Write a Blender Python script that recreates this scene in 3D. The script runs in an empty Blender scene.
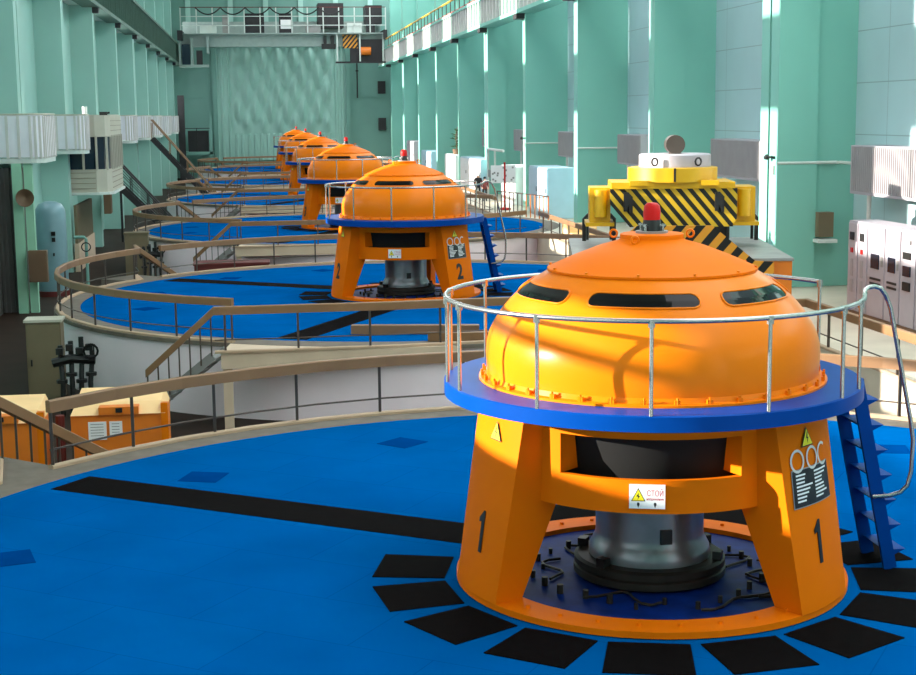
import bpy, math, random
from mathutils import Vector, Matrix
random.seed(4)
S = bpy.context.scene
COL = S.collection
PI = math.pi
def rad(d): return d * PI / 180
def pol(r, a, z=0.0): return (r * math.cos(rad(a)), r * math.sin(rad(a)), z)

# ------------------------------------------------------------------ materials
def lin(c):
    out = []
    for v in c:
        v = v / 255.0
        out.append(v / 12.92 if v <= 0.04045 else ((v + 0.055) / 1.055) ** 2.4)
    return out
MATS = {}
def mat(name, rgb, rough=0.5, metal=0.0, var=0.08, scale=1.5, bump=0.0, bscale=30, coat=0.0, spec=0.5):
    m = bpy.data.materials.new(name); m.use_nodes = True
    nt = m.node_tree; b = nt.nodes['Principled BSDF']
    b.inputs['Roughness'].default_value = rough; b.inputs['Metallic'].default_value = metal
    b.inputs['Coat Weight'].default_value = coat; b.inputs['Specular IOR Level'].default_value = spec
    c = lin(rgb)
    tc = nt.nodes.new('ShaderNodeTexCoord')
    n = nt.nodes.new('ShaderNodeTexNoise'); n.inputs['Scale'].default_value = scale; n.inputs['Detail'].default_value = 6
    nt.links.new(tc.outputs['Object'], n.inputs['Vector'])
    r = nt.nodes.new('ShaderNodeValToRGB')
    r.color_ramp.elements[0].position = 0.3; r.color_ramp.elements[1].position = 0.7
    r.color_ramp.elements[0].color = [max(0, v * (1 - var)) for v in c] + [1]
    r.color_ramp.elements[1].color = [min(1, v * (1 + var)) for v in c] + [1]
    nt.links.new(n.outputs['Fac'], r.inputs['Fac']); nt.links.new(r.outputs['Color'], b.inputs['Base Color'])
    if bump:
        n2 = nt.nodes.new('ShaderNodeTexNoise'); n2.inputs['Scale'].default_value = bscale
        nt.links.new(tc.outputs['Object'], n2.inputs['Vector'])
        bp = nt.nodes.new('ShaderNodeBump'); bp.inputs['Strength'].default_value = bump; bp.inputs['Distance'].default_value = 0.01
        nt.links.new(n2.outputs['Fac'], bp.inputs['Height']); nt.links.new(bp.outputs['Normal'], b.inputs['Normal'])
    MATS[name] = m
    return m
mat('orange', (226, 117, 10), .28, var=.05, scale=.8, coat=0, spec=.12)
mat('orange_leg', (224, 108, 6), .5, var=.05, scale=.8, spec=.04)
mat('steel_blue', (0, 60, 138), .4, var=.08, spec=.05)
mat('chrome', (168, 166, 164), .26, .9, .03)
mat('shaft', (128, 130, 136), .34, .55, .12, 3)
mat('dark_iron', (40, 33, 29), .55, .2, .25, 4, spec=.3)
mat('black', (12, 12, 13), .5, 0, .1)
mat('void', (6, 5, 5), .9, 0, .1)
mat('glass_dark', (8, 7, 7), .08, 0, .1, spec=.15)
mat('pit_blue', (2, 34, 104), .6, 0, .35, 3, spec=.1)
mat('rubber', (13, 10, 11), .95, 0, .2, 6, .3, 60, spec=.03)
mat('hatch', (0, 56, 118), .7, 0, .1, spec=0)
mat('coping', (106, 95, 84), .75, 0, .18, 2.5, .2)
mat('curb', (176, 148, 122), .7, 0, .1)
mat('drum', (236, 218, 224), .75, 0, .05, .6)
mat('rail_wood', (134, 98, 66), .5, 0, .12, 1.2)
mat('post', (92, 80, 74), .4, .6, .1)
mat('teal', (128, 192, 176), .5, 0, .04, .25)
mat('teal_wall', (150, 204, 196), .5, 0, .05, .3)
mat('teal_left', (154, 194, 184), .45, 0, .05, .3)
mat('teal_back', (116, 160, 150), .6, 0, .06, .3)
mat('teal_gate', (164, 204, 194), .5, 0, .04, .2)
mat('beam', (84, 110, 98), .6, 0, .1, .6)
mat('pale', (205, 212, 206), .6, 0, .05)
mat('rib_white', (205, 200, 196), .5, 0, .06)
mat('floor', (50, 38, 32), .6, 0, .2, .8, spec=.08)
mat('floor_r', (206, 192, 172), .4, 0, .1, .6)
mat('cream', (200, 176, 152), .7, 0, .06)
mat('yellow', (214, 162, 8), .4, 0, .08)
mat('sign_yellow', (240, 220, 30), .5, 0, .02)
mat('red', (190, 20, 18), .4, 0, .05, spec=.2)
mat('red_pipe', (200, 70, 62), .5, 0, .05)
mat('grey', (138, 136, 134), .5, 0, .12, 2)
mat('grey_lilac', (172, 164, 172), .5, 0, .04)
mat('louver', (160, 154, 156), .5, .1, .05)
mat('white', (232, 230, 230), .5, 0, .03)
mat('white_panel', (226, 222, 230), .3, 0, .04)
mat('corrug', (96, 92, 90), .5, .3, .12, 1)
mat('tank', (118, 150, 160), .4, .1, .06)
mat('box_beige', (112, 98, 74), .6, 0, .06)
mat('box_brown', (110, 84, 62), .6, 0, .06)
mat('orange_box', (222, 116, 20), .5, 0, .08)
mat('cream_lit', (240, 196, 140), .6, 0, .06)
mat('cabin', (186, 180, 164), .55, 0, .05)
mat('dark_red', (90, 22, 16), .6, 0, .1)
mat('stair_dark', (48, 46, 48), .6, .3, .15)
mat('jacket', (22, 22, 28), .8, 0, .1)
mat('skin', (196, 150, 124), .6, 0, .05)
mat('leaf', (44, 88, 40), .6, 0, .25, 8)
mat('light_green', (150, 200, 172), .5, 0, .05)
mat('screen', (24, 40, 56), .15, 0, .05)
mat('pale_blue', (176, 204, 218), .4, 0, .04)
mat('crane_grey', (150, 166, 160), .5, 0, .08)
mat('text_red', (190, 40, 60), .5, 0, .02)

def deck_material():
    m = mat('deck', (0, 82, 148), .6, 0, .12, .5, 0, spec=0)
    nt = m.node_tree; b = nt.nodes['Principled BSDF']
    tc = nt.nodes.new('ShaderNodeTexCoord')
    mp = nt.nodes.new('ShaderNodeMapping'); mp.inputs['Rotation'].default_value = (0, 0, .785); mp.inputs['Scale'].default_value = (14, 14, 14)
    ck = nt.nodes.new('ShaderNodeTexChecker'); ck.inputs['Scale'].default_value = 1.0
    nt.links.new(tc.outputs['Object'], mp.inputs['Vector']); nt.links.new(mp.outputs['Vector'], ck.inputs['Vector'])
    bp = nt.nodes.new('ShaderNodeBump'); bp.inputs['Strength'].default_value = .1; bp.inputs['Distance'].default_value = .004
    nt.links.new(ck.outputs['Fac'], bp.inputs['Height']); nt.links.new(bp.outputs['Normal'], b.inputs['Normal'])
    # worn plate patches
    ramp = [n for n in nt.nodes if n.type == 'VALTORGB'][0]
    br = nt.nodes.new('ShaderNodeTexBrick'); br.inputs['Scale'].default_value = .42
    br.inputs['Color1'].default_value = (1, 1, 1, 1); br.inputs['Color2'].default_value = (.88, .92, .96, 1); br.inputs['Mortar'].default_value = (.62, .7, .78, 1)
    br.inputs['Mortar Size'].default_value = .004; br.inputs['Brick Width'].default_value = 1.0; br.inputs['Row Height'].default_value = .6
    mp2 = nt.nodes.new('ShaderNodeMapping'); mp2.inputs['Rotation'].default_value = (0, 0, .6)
    nt.links.new(tc.outputs['Object'], mp2.inputs['Vector']); nt.links.new(mp2.outputs['Vector'], br.inputs['Vector'])
    mx = nt.nodes.new('ShaderNodeMixRGB'); mx.blend_type = 'MULTIPLY'; mx.inputs['Fac'].default_value = .8
    nt.links.new(ramp.outputs['Color'], mx.inputs['Color1']); nt.links.new(br.outputs['Color'], mx.inputs['Color2'])
    nt.links.new(mx.outputs['Color'], b.inputs['Base Color'])
deck_material()

def stripe_material(name, c1, c2, ang, width):
    m = bpy.data.materials.new(name); m.use_nodes = True
    nt = m.node_tree; b = nt.nodes['Principled BSDF']; b.inputs['Roughness'].default_value = .45
    tc = nt.nodes.new('ShaderNodeTexCoord'); sp = nt.nodes.new('ShaderNodeSeparateXYZ')
    nt.links.new(tc.outputs['Object'], sp.inputs[0])
    def math_(op, a, bb):
        n = nt.nodes.new('ShaderNodeMath'); n.operation = op
        for i, v in enumerate((a, bb)):
            if isinstance(v, (int, float)): n.inputs[i].default_value = v
            else: nt.links.new(v, n.inputs[i])
        return n.outputs[0]
    x = math_('MULTIPLY', sp.outputs['X'], math.sin(ang)); z = math_('MULTIPLY', sp.outputs['Z'], math.cos(ang))
    s = math_('ADD', x, z); s = math_('DIVIDE', s, width); f = math_('FRACT', s, 0); g = math_('GREATER_THAN', f, .5)
    mx = nt.nodes.new('ShaderNodeMixRGB')
    mx.inputs['Color1'].default_value = lin(c1) + [1]; mx.inputs['Color2'].default_value = lin(c2) + [1]
    nt.links.new(g, mx.inputs['Fac']); nt.links.new(mx.outputs['Color'], b.inputs['Base Color'])
    MATS[name] = m
stripe_material('stripe_yellow', (14, 12, 10), (214, 170, 30), rad(50), .27)
stripe_material('stripe_orange', (14, 12, 10), (222, 146, 34), rad(-50), .44)

def seam_material(name, base, seam, sx, sz, along):
    m = mat(name, base, .5, 0, .05, .3)
    nt = m.node_tree; b = nt.nodes['Principled BSDF']
    ramp = [n for n in nt.nodes if n.type == 'VALTORGB'][0]
    tc = nt.nodes.new('ShaderNodeTexCoord'); sp = nt.nodes.new('ShaderNodeSeparateXYZ'); cb = nt.nodes.new('ShaderNodeCombineXYZ')
    nt.links.new(tc.outputs['Object'], sp.inputs[0])
    nt.links.new(sp.outputs[along], cb.inputs[0]); nt.links.new(sp.outputs['Z'], cb.inputs[1])
    br = nt.nodes.new('ShaderNodeTexBrick'); br.offset = 0; br.inputs['Scale'].default_value = 1
    br.inputs['Color1'].default_value = br.inputs['Color2'].default_value = (1, 1, 1, 1)
    br.inputs['Mortar'].default_value = (seam, seam, seam, 1); br.inputs['Mortar Size'].default_value = .018
    br.inputs['Brick Width'].default_value = sx; br.inputs['Row Height'].default_value = sz
    nt.links.new(cb.outputs[0], br.inputs['Vector'])
    mx = nt.nodes.new('ShaderNodeMixRGB'); mx.blend_type = 'MULTIPLY'; mx.inputs['Fac'].default_value = 1
    nt.links.new(ramp.outputs['Color'], mx.inputs['Color1']); nt.links.new(br.outputs['Color'], mx.inputs['Color2'])
    nt.links.new(mx.outputs['Color'], b.inputs['Base Color'])
seam_material('wall_panels', (173, 203, 207), .62, 6.0, 1.85, 'Y')

# ------------------------------------------------------------------ mesh builder
class MB:
    def __init__(s): s.v = []; s.f = []
    def add(s, vs, fs):
        o = len(s.v); s.v += [tuple(p) for p in vs]; s.f += [tuple(i + o for i in f) for f in fs]; return s
    def box(s, x0, x1, y0, y1, z0, z1):
        return s.add([(x0, y0, z0), (x1, y0, z0), (x1, y1, z0), (x0, y1, z0), (x0, y0, z1), (x1, y0, z1), (x1, y1, z1), (x0, y1, z1)],
                     [(0, 3, 2, 1), (4, 5, 6, 7), (0, 1, 5, 4), (1, 2, 6, 5), (2, 3, 7, 6), (3, 0, 4, 7)])
    def obox(s, c, ax, ay, az, hx, hy, hz):
        c = Vector(c); ax, ay, az = Vector(ax).normalized() * hx, Vector(ay).normalized() * hy, Vector(az).normalized() * hz
        vs = [c + i * ax + j * ay + k * az for k in (-1, 1) for i, j in ((-1, -1), (1, -1), (1, 1), (-1, 1))]
        return s.add(vs, [(0, 3, 2, 1), (4, 5, 6, 7), (0, 1, 5, 4), (1, 2, 6, 5), (2, 3, 7, 6), (3, 0, 4, 7)])
    def prism(s, poly, z0, z1):
        n = len(poly)
        return s.add([(x, y, z0) for x, y in poly] + [(x, y, z1) for x, y in poly],
                     [tuple(reversed(range(n))), tuple(range(n, 2 * n))] + [(i, (i + 1) % n, (i + 1) % n + n, i + n) for i in range(n)])
    def vprism(s, poly, y0, y1):           # polygon in x,z extruded along y
        n = len(poly)
        return s.add([(x, y0, z) for x, z in poly] + [(x, y1, z) for x, z in poly],
                     [tuple(range(n)), tuple(reversed(range(n, 2 * n)))] + [((i + 1) % n, i, i + n, (i + 1) % n + n) for i in range(n)])
    def lathe(s, prof, seg=64, c=(0, 0, 0), a0=0, a1=360, closed=False):
        full = abs(a1 - a0 - 360) < 1e-6; n = seg if full else seg + 1; m = len(prof)
        vs = []
        for i in range(n):
            a = rad(a0 + (a1 - a0) * i / seg)
            vs += [(c[0] + r * math.cos(a), c[1] + r * math.sin(a), c[2] + z) for r, z in prof]
        fs = []
        for i in range(seg):
            j = (i + 1) % n
            for k in range(m if closed else m - 1):
                k2 = (k + 1) % m
                fs.append((i * m + k, j * m + k, j * m + k2, i * m + k2))
        if not full and closed: fs += [tuple(range(m)), tuple((n - 1) * m + k for k in reversed(range(m)))]
        return s.add(vs, fs)
    def ring(s, r0, r1, z0, z1, a0=0, a1=360, seg=None, c=(0, 0, 0)):
        seg = seg or max(2, int(abs(a1 - a0) / 4))
        return s.lathe([(r0, z0), (r1, z0), (r1, z1), (r0, z1)], seg, c, a0, a1, True)
    def tube(s, pts, r, n=10, closed=False):
        pts = [Vector(p) for p in pts]; m = len(pts); vs = []; prev = None
        for i, p in enumerate(pts):
            a = pts[(i - 1) % m] if (i or closed) else p; b = pts[(i + 1) % m] if (i < m - 1 or closed) else p
            t = (b - a).normalized()
            if prev is None: u = t.orthogonal().normalized()
            else: u = (prev - t * prev.dot(t)).normalized()
            prev = u; w = t.cross(u)
            vs += [p + r * (math.cos(2 * PI * k / n) * u + math.sin(2 * PI * k / n) * w) for k in range(n)]
        fs = []
        for i in range(m if closed else m - 1):
            j = (i + 1) % m
            fs += [(i * n + k, i * n + (k + 1) % n, j * n + (k + 1) % n, j * n + k) for k in range(n)]
        if not closed: fs += [tuple(reversed(range(n))), tuple((m - 1) * n + k for k in range(n))]
        return s.add(vs, fs)
    def cyl(s, a, b, r, n=12): return s.tube([a, b], r, n)
    def sweep(s, pts, w, h):               # upright board: top centre along pts
        pts = [Vector(p) for p in pts]; m = len(pts); vs = []
        for i, p in enumerate(pts):
            d1 = (p - pts[i - 1]) if i else (pts[1] - p); d2 = (pts[i + 1] - p) if i < m - 1 else d1
            d1 = Vector((d1.x, d1.y, 0)).normalized(); d2 = Vector((d2.x, d2.y, 0)).normalized()
            t = (d1 + d2); t = t.normalized() if t.length > 1e-4 else d1
            k = 1 / max(.5, t.dot(d1)); nrm = Vector((-t.y, t.x, 0)) * (w / 2) * k; ch = Vector((0, 0, .02))
            vs += [p - nrm - Vector((0, 0, h)), p + nrm - Vector((0, 0, h)), p + nrm - ch, p + nrm * .7, p - nrm * .7, p - nrm - ch]
        fs = []
        for i in range(m - 1): fs += [(i * 6 + k, i * 6 + (k + 1) % 6, (i + 1) * 6 + (k + 1) % 6, (i + 1) * 6 + k) for k in range(6)]
        fs += [(5, 4, 3, 2, 1, 0), tuple((m - 1) * 6 + k for k in range(6))]
        return s.add(vs, fs)
    def mesh(s, name, m, smooth=None):
        me = bpy.data.meshes.new(name); me.from_pydata(s.v, [], s.f); me.validate()
        import bmesh
        b = bmesh.new(); b.from_mesh(me); bmesh.ops.recalc_face_normals(b, faces=b.faces); b.to_mesh(me); b.free()
        if smooth:
            for p in me.polygons: p.use_smooth = True
            try: me.set_sharp_from_angle(angle=rad(smooth))
            except Exception: pass
        me.materials.append(MATS[m] if isinstance(m, str) else m)
        return me
def link(o, parent=None):
    COL.objects.link(o)
    if parent: o.parent = parent
    return o
def part(name, mb, m, parent=None, smooth=None, label=None):
    o = link(bpy.data.objects.new(name, mb.mesh(name, m, smooth)), parent)
    if label: o['label'] = label
    return o
def tag(o, label, cat, group=None):
    o['label'] = label; o['category'] = cat
    if group: o['group'] = group
    return o
def thing(name, label, cat, loc=(0, 0, 0), group=None, rz=0):
    o = bpy.data.objects.new(name, None); o.empty_display_size = .3; COL.objects.link(o); o.location = loc; o.rotation_euler = (0, 0, rz)
    return tag(o, label, cat, group)
def struct(name, mb, m, parent=None, smooth=None):
    o = part(name, mb, m, parent, smooth); o['kind'] = 'structure'; return o
def solo(name, mb, m, label, cat, group=None, loc=(0, 0, 0), smooth=None, rz=0):
    o = part(name, mb, m, None, smooth); o.location = loc; o.rotation_euler = (0, 0, rz); return tag(o, label, cat, group)
def dup(o, parent=None, skip=()):
    c = o.copy(); COL.objects.link(c)
    if parent: c.parent = parent
    for ch in list(o.children):
        if not ch.name.startswith(skip): dup(ch, c, skip)
    return c
def place_mesh(name, me, parent, o, right, up, m=None):
    ob = bpy.data.objects.new(name, me); link(ob, parent)
    r = Vector(right).normalized(); n = r.cross(Vector(up)).normalized(); u = n.cross(r)
    M = Matrix((( r.x, u.x, n.x, o[0]), (r.y, u.y, n.y, o[1]), (r.z, u.z, n.z, o[2]), (0, 0, 0, 1)))
    ob.matrix_local = M
    return ob
_tx = {}
def text_mesh(s, size, m, bold=0.0, ext=.004, sx=1.0):
    key = (s, size, m, bold, sx)
    if key in _tx: return _tx[key]
    cu = bpy.data.curves.new('lettering', 'FONT'); cu.body = s; cu.size = size; cu.align_x = 'CENTER'; cu.align_y = 'CENTER'
    cu.extrude = ext; cu.offset = bold; cu.resolution_u = 3
    ob = bpy.data.objects.new('lettering', cu); COL.objects.link(ob)
    bpy.context.view_layer.update()
    me = bpy.data.meshes.new_from_object(ob.evaluated_get(bpy.context.evaluated_depsgraph_get()))
    bpy.data.objects.remove(ob); 
    if sx != 1.0:
        for v in me.vertices: v.co.x *= sx
    me.materials.clear(); me.materials.append(MATS[m]); _tx[key] = me
    return me
ORD = ['nearest', 'second nearest', 'third nearest', 'fourth nearest', 'fifth nearest', 'farthest']
SP = 33.7746                                  # spacing of the machines along the hall
FL = -2.2                                     # level of the lower gallery floor

# ------------------------------------------------------------------ room shell
struct('floor', MB().box(-17.6, 10.2, -24, 200, FL - .3, FL), 'floor')
b = MB()
b.box(9.9, 16.8, -24, 200, FL, -.015)
o = struct('floor_right', b, 'floor_r')
b = MB(); b.box(3.9, 9.9, 20.2, 26, FL, -.016)
struct('floor_bridge', b, 'coping')
YC = [49.7 + 16.89 * k for k in range(-5, 10)]
wl = MB()
for y in YC:
    a, c = y, y + 16.89
    lo, hi, top = (0, 16.89, 7.9) if y < 10 else ((1.1, 13.5, 13.8) if y < 20 else (1.1, 8.2, 13.8))  # near bays are out of view; openings shaped to place the sun patches
    sill = 5.5 if y < 10 else (9.2 if y < 20 else 5.8)
    if lo: wl.box(-17.7, -17.2, a, a + lo, FL, 27)
    if hi < 16:
        wl.box(-17.7, -17.2, a + hi, c, FL, 27)
    wl.box(-17.7, -17.2, a + lo, a + hi, FL, sill)
    wl.box(-17.7, -17.2, a + lo, a + hi, top, 16.7)
    wl.box(-17.7, -17.2, a + lo, a + hi, 24, 27)
    wl.box(-17.55, -17.4, a + lo, a + hi, 7.15, 7.3)
    for q in (3.4, 7.0, 10.6, 14.2):
        if lo < q < hi: wl.box(-17.55, -17.4, a + q, a + q + .12, 5.8, top)
struct('wall_left', wl, 'teal_left')
struct('wall_front', MB().box(-17.7, 16.8, -30.5, -30, FL, 27), 'teal_back')  # unseen wall behind the camera, added to block sky light from that side
struct('wall_right', MB().box(16.5, 16.8, -24, 200.5, FL, 27), 'wall_panels')
bw = MB().box(-17.7, 16.8, 200, 200.5, FL, 27)
struct('wall_back', bw, 'teal_back')
bw = MB()
for x in (-14, -8, -3, 2, 7, 12): bw.box(x - .35, x + .35, 199.6, 200, 17, 27)
struct('trim_1', bw, 'teal_gate')
bw = MB(); bw.box(-10.9, -10.3, 199.3, 200, 0, 16.8); bw.box(8.2, 8.8, 199.3, 200, 0, 16.8); bw.box(-10.9, 8.8, 199.3, 200, 16.3, 17)
bw.box(-16.5, -10.9, 199.8, 200, 9.2, 9.5); bw.box(8.8, 15, 199.8, 200, 9.2, 9.5)
struct('trim_2', bw, 'teal_back')
struct('ceiling', MB().box(-17.7, 3, -30.5, 200.5, 27, 27.4), 'pale')  # unseen, added over the left part only to dim decks and domes
# columns of both long walls (joint columns are split pairs)
for i, y in enumerate(YC):
    for sgn, x0, x1, yo, m in ((1, -17.2, -15.7, y, 'teal_left'), (0, 13.5, 15, y - 17.0, 'teal')):
        joint = (i % 4 == 1)
        mb = MB()
        if joint:
            mb.box(x0, x1, yo - .1, yo + .75, FL if sgn else 0, 27); mb.box(x0, x1, yo + .95, yo + 1.8, FL if sgn else 0, 27)
        else: mb.box(x0, x1, yo, yo + 1.0, FL if sgn else 0, 27)
        if not sgn: mb.box(15, 16.5, yo + .04, yo + (1.76 if joint else .96), 0, 27)
        if sgn and y < 30: continue
        struct('column', mb, m)
mb = MB()
for k in range(15):
    y = YC[k] - 17.0
    mb.box(16.4, 16.5, y + 1.0, y + 16.89, 0, .25)
struct('baseboard_right', mb, 'box_brown')
# crane runways
mb = MB(); mb.box(-16.3, -15.2, -24, 199, 13.75, 14.0); mb.box(-15.85, -15.6, -24, 199, 14.0, 16.4); mb.box(-16.3, -15.2, -24, 199, 16.4, 16.65)
for k in range(120): mb.box(-15.6, -15.25, -20 + k * 1.83, -19.94 + k * 1.83, 14.0, 16.4)
struct('crane_beam_left', mb, 'beam')
mb = MB()
for y in YC: mb.box(-16.4, -15.3, y + .1, y + .9, 13.4, 13.75); 
struct('trim_3', mb, 'stair_dark')
mb = MB(); mb.box(-17.2, -15.7, -24, 199, 13.9, 14.4)
struct('trim_4', mb, 'pale')
mb = MB(); mb.box(12.9, 14.2, -24, 199, 13.3, 13.55); mb.box(12.9, 14.2, -24, 199, 15.4, 15.6)
mb.box(13.4, 13.6, -24, 199, 13.5, 15.5)
struct('crane_beam_right', mb, 'teal')
mb = MB()
for k in range(150): mb.box(12.95, 13.4, -20 + k * 1.46, -19.55 + k * 1.46, 13.56, 15.4)
struct('trim_5', mb, 'rib_white')
mb = MB()
for y in YC: mb.box(12.9, 14.5, y - 17.0 + .1, y - 17.0 + 1.4, 12.95, 13.3)
struct('trim_6', mb, 'stair_dark')
solo('pipe', MB().cyl((13.1, 60, 15.69), (13.1, 185, 15.69), .09), 'red_pipe', 'red pipe running along the top of the right crane beam', 'pipe')
solo('pipe', MB().cyl((13.4, 60, 15.67), (13.4, 185, 15.67), .07), 'red_pipe', 'thin red pipe behind the thicker red one on right crane beam', 'pipe')
t = thing('guard_rail', 'yellow topped guard rail along the right crane runway, high on the wall', 'railing', (0, 0, 0))
part('top_rail', MB().cyl((12.9, 60, 16.7), (12.9, 185, 16.7), .08), 'yellow', t)
for k in range(41): part('post', MB().box(12.86, 12.94, 61 + 3 * k, 61.08 + 3 * k, 15.6, 16.7), 'post', t)

# big gate of dimpled panels in the back wall
nx, nz = 150, 130
g = MB(); vs = []
for j in range(nz + 1):
    for i in range(nx + 1):
        x = -10.3 + 18.5 * i / nx; z = .2 + 16.1 * j / nz
        d = 0
        if -8.4 < x < 6.6 and z > 4.0:
            u = (x + 8.4) / 2.3; v = z / 5.0
            for s_ in (0, .5):
                uu = (u + s_) % 1 - .5; vv = (v + s_) % 1 - .5
                d = max(d, math.cos(PI * uu) ** 4 * math.cos(PI * vv) ** 2 * (1.15 - .6 * vv))
            d *= min(1, (z - 4.0) / 2) * min(1, (x + 8.4) / .6) * min(1, (6.6 - x) / .6)
        else:
            d = .25 * (abs(((x * 1.1) % 1) - .5) < .2)
        vs.append((x, 199.75 - .75 * d, z))
g.add(vs, [(j * (nx + 1) + i, j * (nx + 1) + i + 1, (j + 1) * (nx + 1) + i + 1, (j + 1) * (nx + 1) + i) for j in range(nz) for i in range(nx)])
struct('door_1', g, 'teal_gate', None, 35)

# ------------------------------------------------------------------ round machine decks
def deck(k):
    c = (0, k * SP, 0)
    o = struct('deck_floor', MB().lathe([(0, 0), (11.5, 0), (11.5, -.05)], 120), 'deck'); o.location = c
    q = struct('coping', MB().ring(11.5, 12.38, -.12, 0, 0, 360, 120), 'coping'); q.location = c
    w = struct('drum_wall', MB().lathe([(12.3, FL), (12.3, -.1)], 120), 'drum', None, 40); w.location = c
    # landings
    pts = [(-6.4, -12.5), (.2, -12.5)] + [pol(12.32, a)[:2] for a in range(270, 239, -3)]
    l = struct('landing', MB().prism(pts, -.45, -.01), 'cream'); l.location = c
    pts = [pol(12.32, a)[:2] for a in (138, 140, 142, 144, 146)] + [pol(14.0, a)[:2] for a in (146, 142, 138)]
    l = struct('landing', MB().prism(pts, -.4, -.01), 'coping'); l.location = c
    l = struct('beam_support', MB().box(-6.36, -6.1, -12.4, -12.1, FL, -.45), 'cream'); l.location = c
    return c
for k in range(6): deck(k)

def railing(k, pts, label, spacing=1.9, height=1.29, curb=True, group='deck railings'):
    """pts: path relative to deck centre at deck level; the last/first stair legs may slope"""
    t = thing('deck_railing', label, 'railing', (0, k * SP, 0), group)
    top = [(x, y, z + height) for x, y, z in pts]
    part('handrail', MB().sweep(top, .13, .23), 'rail_wood', t)
    flat = [p for p in pts if abs(p[2]) < 1e-6]
    if len(flat) > 1:
        part('rod', MB().tube([(x, y, .36) for x, y, z in flat], .02, 6), 'post', t)
        if curb: part('curb', MB().sweep([(x, y, .07) for x, y, z in flat], .16, .075), 'curb', t)
    P = [Vector(p) for p in pts]; acc = 0; nxt = .05; n = 0
    pm = MB().box(-.03, .03, -.03, .03, 0, 1.1).mesh('post', 'post')
    for a, b_ in zip(P[:-1], P[1:]):
        L = (b_ - a).length; slope = abs(b_.z - a.z) > .05
        sp = .42 if slope else spacing
        if slope: nxt = min(nxt, acc + .1)
        while nxt < acc + L:
            q = a + (b_ - a) * ((nxt - acc) / L)
            o = bpy.data.objects.new('baluster' if slope else 'post', pm); link(o, t); o.location = q
            if slope: o.scale = (.7, .7, 1.0)
            nxt += sp; n += 1
        acc += L
    return t
def arc(r, a0, a1, step=7.5):
    n = max(1, int(round(abs(a1 - a0) / step)))
    return [pol(r, a0 + (a1 - a0) * i / n) for i in range(n + 1)]
RR = 12.25
for k in range(6):
    w = ORD[k]
    back_right = 36.3
    pit = 1 if k < 5 else 0
    # rear run (from the back stair round to the pit edge on the right)
    railing(k, arc(RR, 139, 37), 'brown topped railing along the rear edge of the %s blue deck' % w)
    c0 = Vector((-10.3, 8.8, 0)); tdir = Vector((.62, .78, 0))
    stairp = [c0 + tdir * .2, c0 + tdir * 3.6 + Vector((0, 0, -2.0))]
    front = [] if k == 0 else arc(RR, 145, 240.3)
    left = ([] if k == 0 else list(reversed(front))) + [pol(RR, 145)] + [tuple(c0), tuple(c0 + tdir * 3.4 + Vector((0, 0, -1.95)))]
    if k == 0: left = arc(RR, 160, 145) + left[1:]
    railing(k, left, ('brown stair handrail sloping down at the left of the nearest blue deck' if k == 0 else
            'brown railing curving round the left side of the %s blue deck' % w), spacing=2.0)
    if k > 0:
        t0 = Vector((-6.54, -12.5, 0)); td = Vector((-.92, .3, 0)).normalized()
        run = [tuple(t0 + td * 2.05 + Vector((0, 0, -1.78))), tuple(t0 + td * .02)] + [(-4, -12.46, 0), (-1.6, -12.42, 0)] + arc(RR, 270, 285 if k == 1 else 318)
        railing(k, run, 'brown railing along the front of the %s blue deck' % w, spacing=2.0)
# stairs
def stair(k, s0, tdir, n, run, w, label):
    t = thing('deck_stair', label, 'stair', (0, k * SP, 0), 'short stairs up to the blue decks')
    td = Vector(tdir).normalized(); nd = Vector((-td.y, td.x, 0)); s0 = Vector(s0)
    for i in range(n):
        z = -(i + 1) * (-FL) / (n + 0)
        if z < FL + .05: break
        c = s0 + td * (run * (i + .5) / n) + Vector((0, 0, z))
        part('tread', MB().obox(c, td, nd, (0, 0, 1), run / n * .55, w / 2, .025), 'grey', t)
    for sgn in (-1, 1):
        a = s0 + nd * sgn * w / 2; b_ = a + td * run + Vector((0, 0, FL + .05))
        d = (b_ - a).normalized()
        part('stringer', MB().obox((a + b_) / 2 + Vector((0, 0, -.1)), d, nd, d.cross(nd), (b_ - a).length / 2, .03, .12), 'grey', t)
for k in range(6):
    c0 = Vector((-9.75, 8.6, 0))
    stair(k, c0, (.62, .78, 0), 11, 3.9, 1.1, 'grey steel stair down from the back left of the %s blue deck' % ORD[k])
    if k: stair(k, (-6.45, -11.85, 0), (-.92, .3, 0), 10, 2.75, 1.1, 'grey steel stair down from the front left of the %s blue deck' % ORD[k])
# pit guard on the right of each gap
def pit_rail(k, pts, label):
    railing(k, pts, label, spacing=2.2, height=1.2, group='pit edge railings')
pit_rail(0, [(9.95, 7.4, 0), (9.95, 20.1, 0), (4.2, 20.1, 0)], 'brown railing along the pit edge right of the nearest machine, near the grey cabinets')
for k in range(1, 5):
    pit_rail(k, [(9.95, 7.4, 0), (9.95, SP - 7.6, 0)], 'brown railing along the right pit edge behind the %s blue deck' % ORD[k])

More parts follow.
